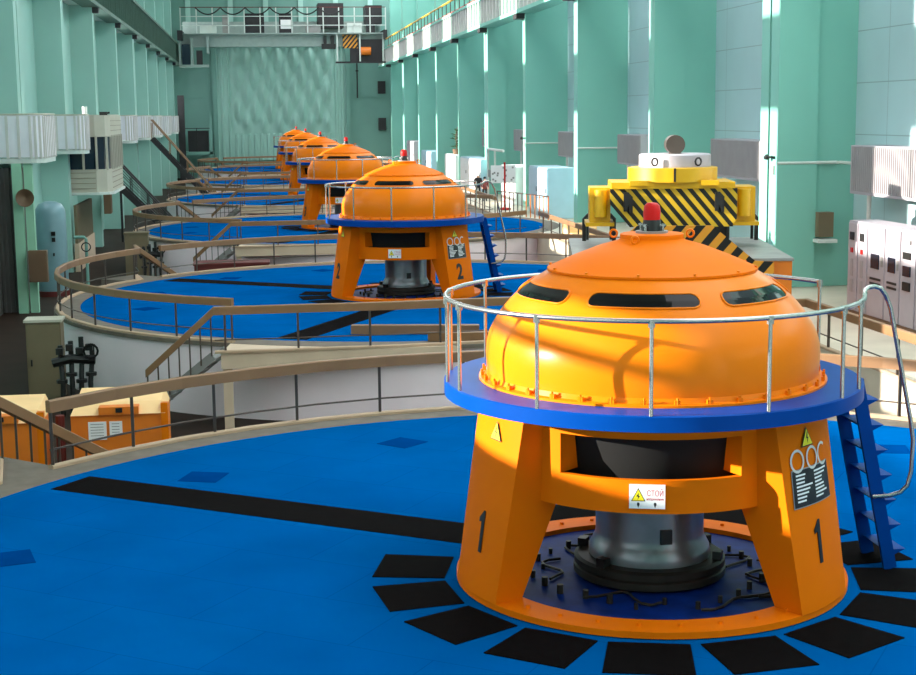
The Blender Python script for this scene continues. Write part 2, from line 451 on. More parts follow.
# ------------------------------------------------------------------ deck plates
def slab(pts, z=.012): return MB().prism(pts, .001, z)
def strip(k, az, r0, r1, w, label, off=0):
    d = Vector(pol(1, az)); n = Vector((-d.y, d.x, 0)); f_ = n * off
    pts = [f_ + d * r0 - n * w / 2, f_ + d * r1 - n * w / 2, f_ + d * r1 + n * w / 2, f_ + d * r0 + n * w / 2]
    solo('cover_strip', slab([(p.x, p.y) for p in pts], .010), 'rubber', label, 'floor strip', 'black cover strips on the blue decks', (0, k * SP, 0))
for k in range(6):
    strip(k, 145.6, 2.72, 11.1, 1.02, 'long black cover strip running left from the %s machine' % ORD[k], -.72)
    if k: strip(k, 242.7, 3.0, 11.2, 1.0, 'long black cover strip running to the front of the %s blue deck' % ORD[k], .8)
def mat_plate(k, az, label):
    d = Vector(pol(1, az)); n = Vector((-d.y, d.x, 0)); r0, r1, w0, w1 = 2.84, 3.86, .50, .54
    pts = [d * r0 - n * w0, d * r1 - n * w1, d * r1 + n * w1, d * r0 + n * w0]
    solo('floor_mat', slab([(p.x, p.y) for p in pts], .014), 'rubber', label, 'mat', 'black rubber mats around the machines', (0, k * SP, 0))
WORD = ['first', 'second', 'third', 'fourth', 'fifth', 'sixth', 'seventh', 'eighth']
for k in range(3):
    mat_plate(k, 277.5, 'black square mat at the very front of the ring under the %s machine' % ORD[k])
    for j in range(1, 6): mat_plate(k, 277.5 - 22.5 * j, '%s black mat to the left of the frontmost one around the %s machine' % (WORD[j - 1], ORD[k]))
    for j in range(1, 8): mat_plate(k, 277.5 + 22.5 * j, '%s black mat to the right of the frontmost one around the %s machine' % (WORD[j - 1], ORD[k]))
    mat_plate(k, 277.5 + 22.5 * 8, 'black mat straight behind the shaft of the %s machine' % ORD[k])
HP = [('far left edge', 194), ('left edge above the long strip', 166), ('left rear beside the long strip', 133), ('rear left', 106), ('rear middle', 75), ('rear right', 46), ('right side', 15)]
for k in range(6):
    for nm, az in HP:
        d = Vector(pol(9.4, az)); a = rad(az)
        solo('hatch_plate', MB().box(-.36, .36, -.36, .36, .001, .008), 'hatch', 'dark blue hatch plate, %s of the %s deck' % (nm, ORD[k]), 'hatch',
             'dark blue hatch plates', (d.x, d.y + k * SP, 0), rz=a + .5)

# ------------------------------------------------------------------ the orange machines
DOME = [(2.255, 2.93), (2.265, 3.05), (2.27, 3.2), (2.258, 3.34), (2.22, 3.48), (2.15, 3.62), (2.05, 3.77), (1.92, 3.92), (1.76, 4.07), (1.58, 4.20), (1.41, 4.305)]
def dome_pt(az, z, off=0.0):
    for (r0, z0), (r1, z1) in zip(DOME[:-1], DOME[1:]):
        if z0 <= z <= z1:
            f = (z - z0) / (z1 - z0); r = r0 + (r1 - r0) * f
            n = Vector((z1 - z0, 0, r0 - r1)).normalized(); return Vector(pol(r + n.x * off, az, z + n.z * off))
def leg_r(z): return 2.72 - .36 * (z - .1) / 2.5
def bend(vs, az, z0, off=.008):
    """wrap a flat mark (x right, y up, z out) round the curved outer face of a leg"""
    return [pol(leg_r(z0 + y) + off + z, az + math.degrees(x / leg_r(z0)), z0 + y) for x, y, z in vs]
def mark(name, vs, fs, m, parent, az, z0, off=.008, label=None):
    b_ = MB(); b_.v = bend(vs, az, z0, off); b_.f = fs
    o = part(name, b_, m, parent)
    if label: o['label'] = label
    return o
def bent_copy(me, az, z0):
    q = me.copy()
    for v, p in zip(q.vertices, bend([tuple(v.co) for v in me.vertices], az, z0)): v.co = p
    return q
def triangle_mark(parent, az, z0, s_):
    a = mark('warning_sign', [(-s_ / 2, -s_ * .43, 0), (s_ / 2, -s_ * .43, 0), (0, s_ * .43, 0)], [(0, 1, 2)], 'black', parent, az, z0, .02, 'yellow warning triangle with black edge')
    mark('yellow_field', [(-s_ * .42, -s_ * .375, 0), (s_ * .42, -s_ * .375, 0), (0, s_ * .345, 0)], [(0, 1, 2)], 'sign_yellow', a, az, z0, .024)
    mark('bolt_mark', [(x * s_, y * s_, 0) for x, y in ((.02, .2), (-.1, -.08), (0, -.06), (-.04, -.3), (.12, -.02), (.02, -.03), (.07, .2))], [(0, 1, 2, 5, 6), (2, 3, 4, 5)], 'black', a, az, z0, .028)
LEGS = [194, 314, 74]
one_mesh = MB().vprism([(-.035, -.28), (.04, -.28), (.05, .28), (.01, .28), (-.1, .17), (-.1, .11), (-.03, .13)], 0, .006)
one_mesh.v = [(x, z, y) for x, y, z in one_mesh.v]
one_mesh = one_mesh.mesh('leg_number', 'black')
def machine():
    t = thing('generator_unit', 'x', 'generator', (0, 0, 0), 'orange domed generator heads in a row')
    part('base_ring', MB().ring(2.24, 2.71, 0.015, .1, 0, 360, 96), 'orange_leg', t, 30)
    bm_ = MB().lathe([(0, .035), (.028, .035), (.032, 0)], 6).mesh('base_bolt', 'orange_leg')
    for a in range(0, 360, 12): o = link(bpy.data.objects.new('base_bolt', bm_), t); o.location = pol(2.47, a, .1)
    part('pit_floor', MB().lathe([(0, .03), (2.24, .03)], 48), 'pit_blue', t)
    rnd = random.Random(3)
    sm = MB().cyl((0, 0, 0), (0, 0, .1), .035, 8).mesh('stud', 'dark_iron')
    for i in range(26):
        o = link(bpy.data.objects.new('stud', sm), t); o.location = pol(1.4 + rnd.random() * .3, i * 360 / 26, .03); o.scale = (.8 + rnd.random() * .5,) * 3
    for i in range(9):
        a = rnd.random() * 360; r0, r1 = 1.3 + .5 * rnd.random(), .1 + .2 * rnd.random(); p = [pol(r0 + r1 * math.sin(j * .9 + i), a + j * 5, .06) for j in range(9)]
        part('pit_hose', MB().tube(p, .02, 6), 'dark_iron', t)
    part('bearing_ring', MB().lathe([(0, .06), (1.04, .06), (1.06, .08), (1.06, .17), (1.02, .19), (1.02, .20), (1.05, .21), (1.05, .29), (1.0, .32), (.8, .32)], 64), 'dark_iron', t, 30)
    part('shaft', MB().lathe([(.84, .30), (.845, .40), (.83, .46), (.79, .54), (.76, .60), (.75, .66), (.75, 1.7)], 64), 'shaft', t, 40)
    for a in (150, 215, 330, 20): part('shaft_clamp', MB().obox(pol(.97, a, .36), pol(1, a), (-math.sin(rad(a)), math.cos(rad(a)), 0), (0, 0, 1), .06, .07, .07), 'black', t)
    part('sensor_box', MB().obox(pol(.76, 272, .74), pol(1, 272), (1, 0.03, 0), (0, 0, 1), .03, .08, .1), 'black', t)
    part('interior_shade', MB().lathe([(.76, 1.56), (1.55, 1.56), (1.75, 2.0), (1.85, 2.55)], 48), 'void', t, 40)  # near-black cone paints in the shade behind the apron openings
    # apron band with three openings
    mb = MB()
    AW = 33
    for L in LEGS:
        c = L + 61
        mb.ring(2.02, 2.1, 1.43, 1.86, c - 60, c + 60, 40); mb.ring(2.02, 2.1, 2.38, 2.62, c - 60, c + 60, 40)
        mb.ring(2.02, 2.1, 1.86, 2.38, c - 60, c - AW, 10); mb.ring(2.02, 2.1, 1.86, 2.38, c + AW, c + 60, 10)
        for a in (c - AW, c + AW):
            d = Vector(pol(1, a)); n = Vector((-d.y, d.x, 0)); s = 1 if a < c else -1
            v = [d * 2.02 + Vector((0, 0, 1.86)), d * 2.02 + Vector((0, 0, 2.38)), d * 1.86 + n * .05 * s + Vector((0, 0, 2.38)), d * 1.72 + n * .0 * s + Vector((0, 0, 1.86))]
            mb.add(v, [(0, 1, 2, 3)])
    part('apron', mb, 'orange_leg', t, 30)
    for L in LEGS:
        d = Vector(pol(1, L)); n = Vector((-d.y, d.x, 0)); Z = Vector((0, 0, 1))
        vs = []; sec = [(.1, 2.2, 14.0, .60), (.8, 1.95, 15.2, .66), (1.45, 1.72, 16.4, .72), (2.615, 1.62, 18.2, .78)]; NF = 9
        for z, ri, h, w in sec:
            vs.append(d * ri - n * w * .9 + Z * z)
            vs += [Vector(pol(leg_r(z), L - h + 2 * h * q / (NF - 1), z)) for q in range(NF)]
            vs.append(d * ri + n * w * .9 + Z * z)
        M_ = NF + 2
        fs = [tuple(reversed(range(M_))), tuple(range(3 * M_, 4 * M_))]
        for i in range(3): fs += [(i * M_ + j, i * M_ + (j + 1) % M_, (i + 1) * M_ + (j + 1) % M_, (i + 1) * M_ + j) for j in range(M_)]
        lg = part('leg', MB().add(vs, fs), 'orange_leg', t, 25)
        lg['az'] = L + (3 if L == 194 else -2.8)
        link(bpy.data.objects.new('leg_number', bent_copy(one_mesh, lg['az'], .95)), lg)
        triangle_mark(lg, L + (5 if L == 194 else -4.3), 2.31, .29)
        if L == 314:
            az = 311.3
            grid = lambda hw, hh, N=8: ([(-hw + 2 * hw * q / N, y, 0) for y in (-hh, hh) for q in range(N + 1)], [(q, q + 1, q + N + 2, q + N + 1) for q in range(N)])
            v_, f_ = grid(.46, .23); fr = mark('name_plate', v_, f_, 'black', lg, az, 1.68, .018, 'black plate with rows of white text')
            v_, f_ = grid(.475, .245); mark('plate_frame', v_, f_, 'grey', fr, az, 1.68, .014)
            rn = random.Random(8); v_, f_ = [], []
            for i in range(8):
                y = .17 - i * .047
                for x0 in (-.4, .02):
                    x1 = x0 + .16 + .2 * rn.random(); b0 = len(v_)
                    for q in range(4):
                        x = x0 + (x1 - x0) * q / 3; v_ += [(x, y - .011, 0), (x, y + .011, 0)]
                    f_ += [(b0 + 2 * q, b0 + 2 * q + 2, b0 + 2 * q + 3, b0 + 2 * q + 1) for q in range(3)]
            mark('plate_text', v_, f_, 'white', fr, az, 1.68, .022)
            for j_, ra in enumerate((303.6, 311.6, 318.6)):
                A0, A1 = (0, 2 * PI) if j_ < 2 else (.9, 2 * PI - .9); N = 24; v_ = []
                for q in range(N + 1):
                    a = A0 + (A1 - A0) * q / N; v_ += [(.145 * math.cos(a), .15 * math.sin(a), 0), (.112 * math.cos(a), .117 * math.sin(a), 0)]
                mark('ring_mark', v_, [(2 * q, 2 * q + 2, 2 * q + 3, 2 * q + 1) for q in range(N)], 'rib_white', lg, ra, 2.03, .02)
    # danger board on the front of the apron
    a = 254
    d = Vector(pol(1, a)); n = Vector((-d.y, d.x, 0)); 
    bd = place_mesh('danger_board', MB().box(-.225, .225, -.155, .155, -.01, .012).mesh('danger_board', 'white'), t, d * 2.115 + Vector((0, 0, 1.66)), n, (0, 0, 1))
    bd['label'] = 'white board with yellow triangle and red words'
    triangle_sign(bd, Vector((-.1, .03, .0125)), (1, 0, 0), (0, 1, 0), .2, 'warning_triangle') if False else None
    me = MB().add([(-.2, -.06, .0125), (-.02, -.06, .0125), (-.11, .11, .0125)], [(0, 1, 2)]).mesh('warning_triangle', 'black'); link(bpy.data.objects.new('warning_triangle', me), bd)
    me = MB().add([(-.185, -.05, .013), (-.035, -.05, .013), (-.11, .09, .013)], [(0, 1, 2)]).mesh('yellow_field', 'sign_yellow'); link(bpy.data.objects.new('yellow_field', me), bd)
    me = MB().add([(-.105, .05, .0135), (-.135, 0, .0135), (-.11, 0, .0135), (-.12, -.04, .0135), (-.085, .01, .0135), (-.105, .01, .0135)], [(0, 1, 2, 3, 4, 5)]).mesh('bolt_mark', 'black'); link(bpy.data.objects.new('bolt_mark', me), bd)
    place_mesh('lettering', text_mesh('СТОЙ', .105, 'text_red', 0, .0004, .7), bd, (.1, .04, .0127), (1, 0, 0), (0, 1, 0))
    place_mesh('lettering', text_mesh('напряжение', .05, 'text_red', .0, .0004, .72), bd, (.1, -.03, .0127), (1, 0, 0), (0, 1, 0))
    for x in (-.11, .1):
        me = MB().add([(x - .018, -.1, .0125), (x + .018, -.1, .0125), (x, -.145, .0125), (x - .012, -.075, .0125), (x + .012, -.075, .0125)], [(0, 2, 1, 4, 3)]).mesh('arrow_mark', 'black'); link(bpy.data.objects.new('arrow_mark', me), bd)
    # platform
    part('platform', MB().lathe([(2.0, 2.62), (2.79, 2.62), (2.85, 2.635), (2.85, 2.82), (2.83, 2.835), (2.2, 2.835)], 120), 'steel_blue', t, 30)
    # dome
    part('dome_flange', MB().lathe([(2.2, 2.835), (2.37, 2.835), (2.37, 2.865), (2.28, 2.875), (2.255, 2.94)], 120), 'orange', t, 30)
    fb = MB().box(-.02, .02, -.035, .035, -.02, .04).cyl((.01, 0, -.02), (.01, 0, .07), .016, 6).mesh('flange_bolt', 'orange')
    for i in range(36): o = link(bpy.data.objects.new('flange_bolt', fb), t); o.location = pol(2.32, i * 10 + 3, 2.885); o.rotation_euler = (0, 0, rad(i * 10 + 3))
    body = part('dome', MB().lathe(DOME, 120), 'orange', t, 50)
    cap = part('dome_cap', MB().lathe([(1.40, 4.30), (1.425, 4.31), (1.425, 4.34), (1.37, 4.36), (1.22, 4.43), (1.07, 4.495), (.72, 4.63), (.46, 4.705), (.43, 4.73), (.43, 4.79), (.40, 4.8), (0, 4.8)], 96), 'orange_leg', t, 28)
    for i in range(12):
        a = i * 30 + 8; part('cap_bolt', MB().cyl(pol(1.40, a, 4.34), pol(1.40, a, 4.375), .02, 6), 'orange', cap)
    for a in (160, 350, 240):
        cpt = Vector(pol(.52, a, 4.79)); nn = Vector((-math.sin(rad(a)), math.cos(rad(a)), 0)); dd = Vector(pol(1, a))
        if a == 240: nn, dd = Vector((1, 0, 0)), Vector((0, 1, 0)); cpt = Vector((-.34, -.4, 4.74))
        part('lifting_eye', MB().tube([cpt + .05 * (math.cos(q * PI / 6) * (dd if a != 240 else nn) + math.sin(q * PI / 6) * Vector((0, 0, 1))) for q in range(12)], .016, 6, True), 'orange', cap, 60)
    for c in (251.5, 194, 309, 6, 62, 137):
        hw = 23.5; zc = 4.075; hz = .08; vs = []; fs = []; rows, cols = 8, 20
        for i in range(rows + 1):
            v = -1 + 2 * i / rows; ext = hw - 3.0 + 3.0 * math.sqrt(max(0, 1 - v * v))
            for j in range(cols + 1): vs.append(dome_pt(c - ext + 2 * ext * j / cols, zc + hz * v, .008))
        for i in range(rows):
            for j in range(cols): q = i * (cols + 1) + j; fs.append((q, q + 1, q + cols + 2, q + cols + 1))
        wn = part('window', MB().add(vs, fs), 'glass_dark', body)
        ol = [vs[j] for j in range(cols + 1)] + [vs[i * (cols + 1) + cols] for i in range(1, rows)] + [vs[rows * (cols + 1) + j] for j in range(cols, -1, -1)] + [vs[i * (cols + 1)] for i in range(rows - 1, 0, -1)]
        part('window_frame', MB().tube(ol, .013, 8, True), 'orange', wn, 60)
    # beacon
    bc = part('beacon', MB().lathe([(0, 4.83), (.22, 4.83), (.22, 4.8), (0, 4.8)], 24), 'grey', t)
    part('beacon_base', MB().lathe([(.14, 4.83), (.13, 4.9), (.115, 4.98), (0, 4.98)], 20), 'black', bc, 40)
    part('beacon_lens', MB().lathe([(.115, 4.98), (.118, 5.08), (.105, 5.17), (.07, 5.205), (0, 5.215)], 24), 'red', bc, 50)
    for a in (45, 135, 225, 315): part('beacon_clip', MB().cyl(pol(.17, a, 4.83), pol(.17, a, 4.93), .018, 8).obox(pol(.15, a, 4.91), pol(1, a), (-math.sin(rad(a)), math.cos(rad(a)), 0), (0, 0, 1), .05, .02, .012), 'chrome', bc)
    # railing of the platform
    rail = [pol(2.82, a, 3.975) for a in range(16, 341, 3)]
    rail2 = [pol(2.82, a, 3.975) for a in range(348, 355, 3)]
    y0 = -.45; xe = 2.76
    full = rail + [(2.72, -.82, 3.99), (2.76, -.72, 4.02), (2.83, -.66, 4.05), (2.93, -.62, 4.06), (3.03, -.6, 4.03), (3.12, -.57, 3.93), (3.2, -.56, 3.75),
                   (3.54, -.56, 2.2), (3.59, -.56, 1.9), (3.58, -.56, 1.45), (3.53, -.56, 1.25), (3.44, -.54, 1.15), (3.3, -.5, 1.1), (3.08, -.44, 1.08)]
    part('platform_handrail', MB().tube(full, .032, 10), 'chrome', t, 60)
    for a in (16, 46, 76, 106, 135, 160, 179, 193, 225.5, 255, 285, 313, 327):
        ps = part('railing_post', MB().cyl(pol(2.82, a, 2.83), pol(2.82, a, 3.96), .026, 10), 'chrome', t, 60)
        part('clamp', MB().cyl(pol(2.82, a, 3.90), pol(2.82, a, 4.0), .045, 8), 'chrome', ps)
    # ladder on the right
    ld = part('ladder', MB().obox((3.10, .38, 1.38), (.57, 0, -2.72), (0, 1, 0), (2.72, 0, .57), 1.39, .03, .09).obox((3.10, -.4, 1.38), (.57, 0, -2.72), (0, 1, 0), (2.72, 0, .57), 1.39, .03, .09), 'steel_blue', t)
    for i in range(7):
        z = 2.45 - i * .36; x = 2.88 + (2.75 - z) * .21
        part('tread', MB().add([(x - .1, -.4, z), (x + .21, -.4, z), (x + .02, -.4, z - .09), (x - .1, .36, z), (x + .21, .36, z), (x + .02, .36, z - .09)],
             [(0, 1, 4, 3), (0, 2, 1), (3, 4, 5), (1, 2, 5, 4), (2, 0, 3, 5)]), 'steel_blue', ld)
    return t
m0 = machine()
for k in range(6):
    o = m0 if k == 0 else dup(m0, None, ('%',) if k < 2 else ('flange_bolt', 'base_bolt', 'cap_bolt', 'stud', 'pit_hose', 'beacon_clip'))
    o.location = (0, k * SP, 0)
    o['label'] = ['nearest orange domed machine with number 1 on its legs, ringed by black mats',
                  'second orange domed machine in the row, number 2 on its legs',
                  'third orange domed machine in the row, half hidden behind number 2',
                  'fourth orange domed machine in the row, behind the third',
                  'fifth orange domed machine in the row, mostly hidden',
                  'farthest orange domed machine, just before the big back gate'][k]
    if k:
        for lg in o.children:
            if lg.name.startswith('leg'):
                for d in lg.children:
                    if d.name.startswith('leg_number'): d.data = bent_copy(text_mesh(str(k + 1), .74, 'black', .024, .004, .85), lg['az'], .95)

# ------------------------------------------------------------------ lifting beam on its stand (right, behind the nearest machine)
A = -rad(11)
t = thing('storage_stand', 'low grey topped orange stand with striped front plate, behind the nearest machine', 'stand', (10.2, 22.0, 0), rz=A)
part('body', MB().box(-6.3, 0, 0, 7.5, 0, 2.08), 'orange_box', t)
part('top_plate', MB().box(-6.4, .04, -.05, 7.55, 2.08, 2.16), 'grey', t)
part('striped_plate', MB().vprism([(-6.0, 1.5), (-.55, 1.5), (-.55, 2.06), (-1.1, 2.1), (-2.35, 3.14), (-4.55, 3.14), (-5.8, 2.1), (-6.0, 2.06)], -.14, -.06), 'stripe_orange', t)
part('plinth', MB().box(-3.9, -1.5, 3.8, 6.0, 2.16, 2.87), 'stair_dark', t)
for x, y in ((-5.9, 6.4), (-1.15, 6.4)):
    part('handle', MB().tube([(x, y, 2.16), (x, y, 2.9), (x + .1, y, 3.02), (x + .9, y, 3.02), (x + 1.0, y, 2.9), (x + 1.0, y, 2.16)], .07, 8).tube([(x + .12, y + .5, 2.16), (x + .12, y + .5, 2.85), (x + .2, y + .5, 2.95), (x + .85, y + .5, 2.95), (x + .92, y + .5, 2.85), (x + .92, y + .5, 2.16)], .05, 8), 'black', t)
t = thing('lifting_beam', 'large yellow lifting beam with black and yellow striped face on the stand', 'lifting gear', (7.66, 25.7, 2.86), rz=A)
W = 1.98
part('striped_face', MB().vprism([(-W, 1.2), (-W, .72), (-W + .62, 0), (W - .12, 0), (W - .12, .1), (W, .25), (W, 1.2)], 0, .12), 'stripe_yellow', t)
part('core', MB().vprism([(-W + .05, 1.15), (-W + .05, .75), (-W + .7, .02), (W - .2, .02), (W - .06, .3), (W - .06, 1.15)], .12, 2.2), 'yellow', t)
for s in (-1, 1):
    e = part('end_block', MB().box(s * (W + .3) - .33, s * (W + .3) + .33, .5, 1.9, .02, 1.22), 'yellow', t)
    part('rod', MB().cyl((s * (W + .28), .45, .3), (s * (W + .28), .45, 1.15), .2, 14), 'yellow', e, 40)
    part('foot_plate', MB().box(s * (W + .3) - .45, s * (W + .3) + .45, .4, 2.0, 0, .12), 'yellow', e)
    hx = s * 1.42
    part('lug', MB().vprism([(hx - .14, 1.08), (hx - .14, .5), (hx - .05, .5), (hx, .68), (hx + .06, .46), (hx + .14, .46), (hx + .14, .95), (hx, 1.1)], -.16, 0), 'black', t)
part('top_plate', MB().box(-1.95, 1.9, -.1, 2.3, 1.2, 1.4), 'yellow', t)
for s in (-1, 1): part('pad', MB().box(s * 1.1 - .28, s * 1.1 + .28, -.22, .1, 1.3, 1.46), 'yellow', t)
dr = part('hub', MB().lathe([(0, 1.4), (1.42, 1.4), (1.42, 1.83), (1.3, 1.85), (0, 1.85)], 48, (0.05, 1.1, 0)), 'yellow', t, 30)
part('hub_slot', MB().box(-.03, .04, -.34, -.3, 1.42, 1.84), 'black', dr)
part('collar', MB().lathe([(0, 1.84), (1.14, 1.84), (1.14, 2.22), (1.08, 2.26), (0, 2.26)], 48, (0.12, 1.1, 0)), 'grey_lilac', t, 30)
for x in (-.6, .75): part('collar_eye', MB().tube([(x + .09 * math.cos(q * PI / 5), -.03, 2.03 + .12 * math.sin(q * PI / 5)) for q in range(10)], .03, 6, True), 'black', t)
part('pin_wheel', MB().tube([(0.1, .6, 2.55), (0.1, 1.5, 2.55)], .3, 20).tube([(0.1, .8, 2.25), (.1, .8, 2.5)], .2, 8), 'post', t, 40)

# ------------------------------------------------------------------ right wall furniture
def louver(y0, y1, label, x0=15.3):
    t = thing('wall_heater', label, 'heater', (0, 0, 0), 'ribbed grey heaters along the right wall')
    part('casing', MB().box(x0, 16.495, y0, y1, 3.55, 5.22), 'grey_lilac', t)
    mb = MB(); n = int((y1 - y0) / .16)
    for i in range(n): mb.box(x0 - .05, x0, y0 + .04 + i * .16, y0 + .12 + i * .16, 3.66, 5.18)
    part('ribs', mb, 'louver', t)
    part('pipe', MB().cyl((15.8, y1 - .5, .0), (15.8, y1 - .5, 3.55), .08), 'white', t)
louver(16.8, 30.2, 'long ribbed grey heater on the right wall above the grey control cabinets')
louver(37.6, 46.4, 'ribbed grey heater on the right wall just right of the yellow lifting beam')
for k, (a, nm) in enumerate([(58.8, 'left of the lifting beam'), (75.6, 'above the pale blue cabinet'), (93.2, 'just left of the red stand'), (110, 'fourth bay back'), (127, 'fifth bay back')]):
    louver(a, a + 5.2, 'small ribbed heater on the right wall, %s' % nm)
solo('pipe', MB().tube([(13.5, 32.62, 4.55), (15.75, 32.62, 4.55), (15.85, 32.5, 4.55), (15.85, 30.25, 4.55)], .06, 8), 'pale', 'white pipe from the near column to the heater above the control cabinets', 'pipe')
for k in range(1, 4):
    y = 32.7 + 16.89 * k
    solo('pipe', MB().cyl((13.5, y - .03, 4.4), (16.3, y - .03, 4.4), .05), 'pale', 'thin white pipe across the flank of the %s column on the right wall' % WORD[k], 'pipe')
    # switch gear on columns
for y, nm in ((32.7, 'nearest white column'), (83.37, 'column beside the red post stand')):
    tt = thing('column_fitting', 'small dark bracket lamp on the %s' % nm, 'fitting', (13.45, y + .3, 4.75))
    part('bracket', MB().box(-.12, .045, -.2, .25, -.03, .05), 'black', tt); part('head', MB().lathe([(0, -.12), (.1, -.1), (.12, 0), (.05, .08), (0, .1)], 12, (-.14, .2, .02)), 'black', tt)
    part('number_tag', MB().box(.0, .045, -.15, .2, -.62, -.3), 'grey', tt)
bx = thing('junction_box', 'small grey junction box on the flank of the white column, left of the control cabinets', 'box', (15.28, 32.4, 1.75))
part('body', MB().box(-.28, .28, -.15, .32, .1, 1.0), 'box_beige', bx); part('shelf', MB().box(-.36, .36, -.35, .32, -.1, .03), 'pale', bx)
# control cabinets
bounds = [25.8, 25.0, 24.25, 22.95, 21.85, 20.8, 19.7, 18.6]
desc = ['leftmost narrow grey control cabinet below the long heater', 'second narrow grey control cabinet from the left', 'grey control cabinet, third from left, with a dark square screen',
        'grey control cabinet, fourth from left, with a dark square screen', 'grey control cabinet, fifth from left, with a stack of meters', 'grey control cabinet cut by the right edge of view', 'grey control cabinet nearest the camera on the right']
for i in range(7):
    y1, y0 = bounds[i], bounds[i + 1]; w = y1 - y0
    t = thing('control_cabinet', desc[i], 'cabinet', (13.5, y0, 0), 'grey control cabinets on the right')
    part('body', MB().box(0, .95, .01, w - .01, .0, 2.95), 'grey_lilac', t)
    d = part('door', MB().box(-.04, 0, .05, w - .05, .12, 2.88), 'grey_lilac', t)
    if i < 2:
        part('indicator', MB().box(-.07, -.04, w * .35, w * .75, 2.35, 2.6), 'black', d); part('indicator', MB().box(-.07, -.04, w * .45, w * .65, 1.95, 2.1), 'red', d)
        part('nameplates', MB().box(-.06, -.04, w * .42, w * .66, 1.2, 1.75).box(-.06, -.04, w * .42, w * .66, .7, 1.1), 'louver', d)
    elif i < 4:
        part('screen', MB().box(-.07, -.04, w * .3, w * .75, 1.6, 2.05), 'screen', d)
        part('vent', MB().box(-.06, -.04, w * .2, w * .8, 1.25, 1.32).box(-.06, -.04, w * .2, w * .8, 1.1, 1.17), 'black', d)
        part('indicator', MB().box(-.06, -.04, w * .1, w * .2, 1.7, 2.0), 'grey', d)
    else:
        for z, hh, m in ((2.6, .12, 'grey'), (2.2, .2, 'black'), (1.75, .3, 'screen'), (1.3, .25, 'black')): part('meter', MB().box(-.09, -.04, w * .3, w * .75, z - hh / 2, z + hh / 2), m, d)
    part('plinth', MB().box(-.05, .9, 0, w, 0, .1), 'box_brown', t)
# far right group
def cabinet(x0, x1, y0, y1, h, m, label, doors=2, fm=None):
    t = thing('switch_cabinet', label, 'cabinet', (0, 0, 0), 'pale cabinets along the far right wall')
    part('body', MB().box(x0, x1, y0, y1, 0, h), m, t)
    n = doors
    for i in range(n):
        a = y0 + (y1 - y0) * i / n; b_ = y0 + (y1 - y0) * (i + 1) / n
        d = part('door', MB().box(x0 - .05, x0, a + .05, b_ - .05, .15, h - .1), fm or m, t)
        part('handle', MB().box(x0 - .09, x0 - .05, a + .2, a + .28, h * .5, h * .6), 'black', d)
cabinet(12.5, 14.3, 70.6, 76.6, 3.1, 'pale_blue', 'large pale blue cabinet by the right wall with a short barrier in front', 2)
cabinet(13.0, 14.6, 84.8, 90.8, 2.7, 'white', 'white cabinet behind the red post stand on the right', 3)
cabinet(13.0, 14.6, 101, 113, 2.75, 'pale_blue', 'pale blue cabinet left of the standing person', 3, 'white')
cabinet(13.2, 14.6, 118, 125.5, 2.7, 'white', 'white cabinet carrying the tall potted plant', 2)
cabinet(13.2, 14.6, 137, 146, 2.6, 'pale_blue', 'small pale cabinet far back on the right, beyond the plant', 2)
cabinet(13.2, 14.6, 154, 162, 3.4, 'grey_lilac', 'farthest grey cabinet by the right wall', 2)
t = thing('potted_plant', 'tall leafy plant on top of a white cabinet at the right wall', 'plant', (13.8, 121.6, 2.7))
part('pot', MB().lathe([(0, 0), (.3, 0), (.4, .5), (.34, .5), (.3, .42), (0, .42)], 16), 'box_brown', t)
part('stem', MB().tube([(0, 0, .4), (.02, 0, .9), (-.05, .1, 1.5), (.03, .1, 2.2)], .05, 6), 'box_brown', t)
rn = random.Random(2); mb = MB()
for i in range(46):
    z = .6 + 1.7 * rn.random(); a = rn.random() * 6.28; L = .5 + .5 * rn.random()
    b0 = Vector((0, 0, z)); d = Vector((math.cos(a), math.sin(a), .45)); n = Vector((-math.sin(a), math.cos(a), 0)) * .1
    b1 = b0 + d * L * .5; b2 = b0 + d * L - Vector((0, 0, .25 * L))
    mb.add([b0, b1 + n, b2, b1 - n], [(0, 1, 2, 3)])
part('leaves', mb, 'leaf', t)
t = thing('info_stand', 'white notice board with dark marks on a red post stand, right of the second machine', 'stand', (11.5, 80.4, 0))
part('base', MB().lathe([(0, .001), (.42, .001), (.4, .1), (.1, .16), (0, .16)], 20), 'red', t); part('post', MB().cyl((0, 0, .1), (0, 0, 3.2), .07), 'red', t)
bd = part('board', MB().box(-.95, .75, -.03, .03, 1.8, 3.0), 'white', t); mb = MB()
for i in range(14):
    x = -.85 + rn.random() * 1.5; z = 1.9 + rn.random() * .95; mb.box(x - .06, x + .06, -.05, -.03, z - .06, z + .06)
part('marks', mb, 'grey', bd)
t = thing('pipework', 'white bent pipework by the right wall beside the second small heater', 'pipe', (0, 0, 0))
part('frame', MB().tube([(13.2, 98.5, 0), (13.2, 98.5, 3.6), (13.2, 98.4, 3.7), (13.2, 91, 3.7)], .1, 8).cyl((13.2, 95, 2.2), (13.2, 95, 3.7), .08), 'pale', t)
part('valve', MB().box(13.05, 13.35, 96.5, 97.5, 1.5, 2.1), 'grey', t)
t = thing('barrier', 'short barrier with thin orange and grey posts before the pale blue cabinet', 'barrier', (0, 0, 0))
part('top_bar', MB().tube([(10.4, 76.8, 1.45), (12.35, 69.5, 1.45)], .04, 6), 'post', t)
for i in range(13):
    f = i / 12; x, y = 10.4 + 1.95 * f, 76.8 - 7.3 * f
    part('post', MB().cyl((x, y, 0), (x, y, 1.45), .035, 6), 'orange_box' if i > 6 else 'post', t)
solo('concrete_block', MB().box(0, 1.5, 0, 1.6, 0, .75).box(.1, 1.4, -.5, 0, 0, .35), 'cream_lit', 'cream concrete block at the right pit edge beside the third deck rail', 'block', None, (10.6, 55.4, -.014))
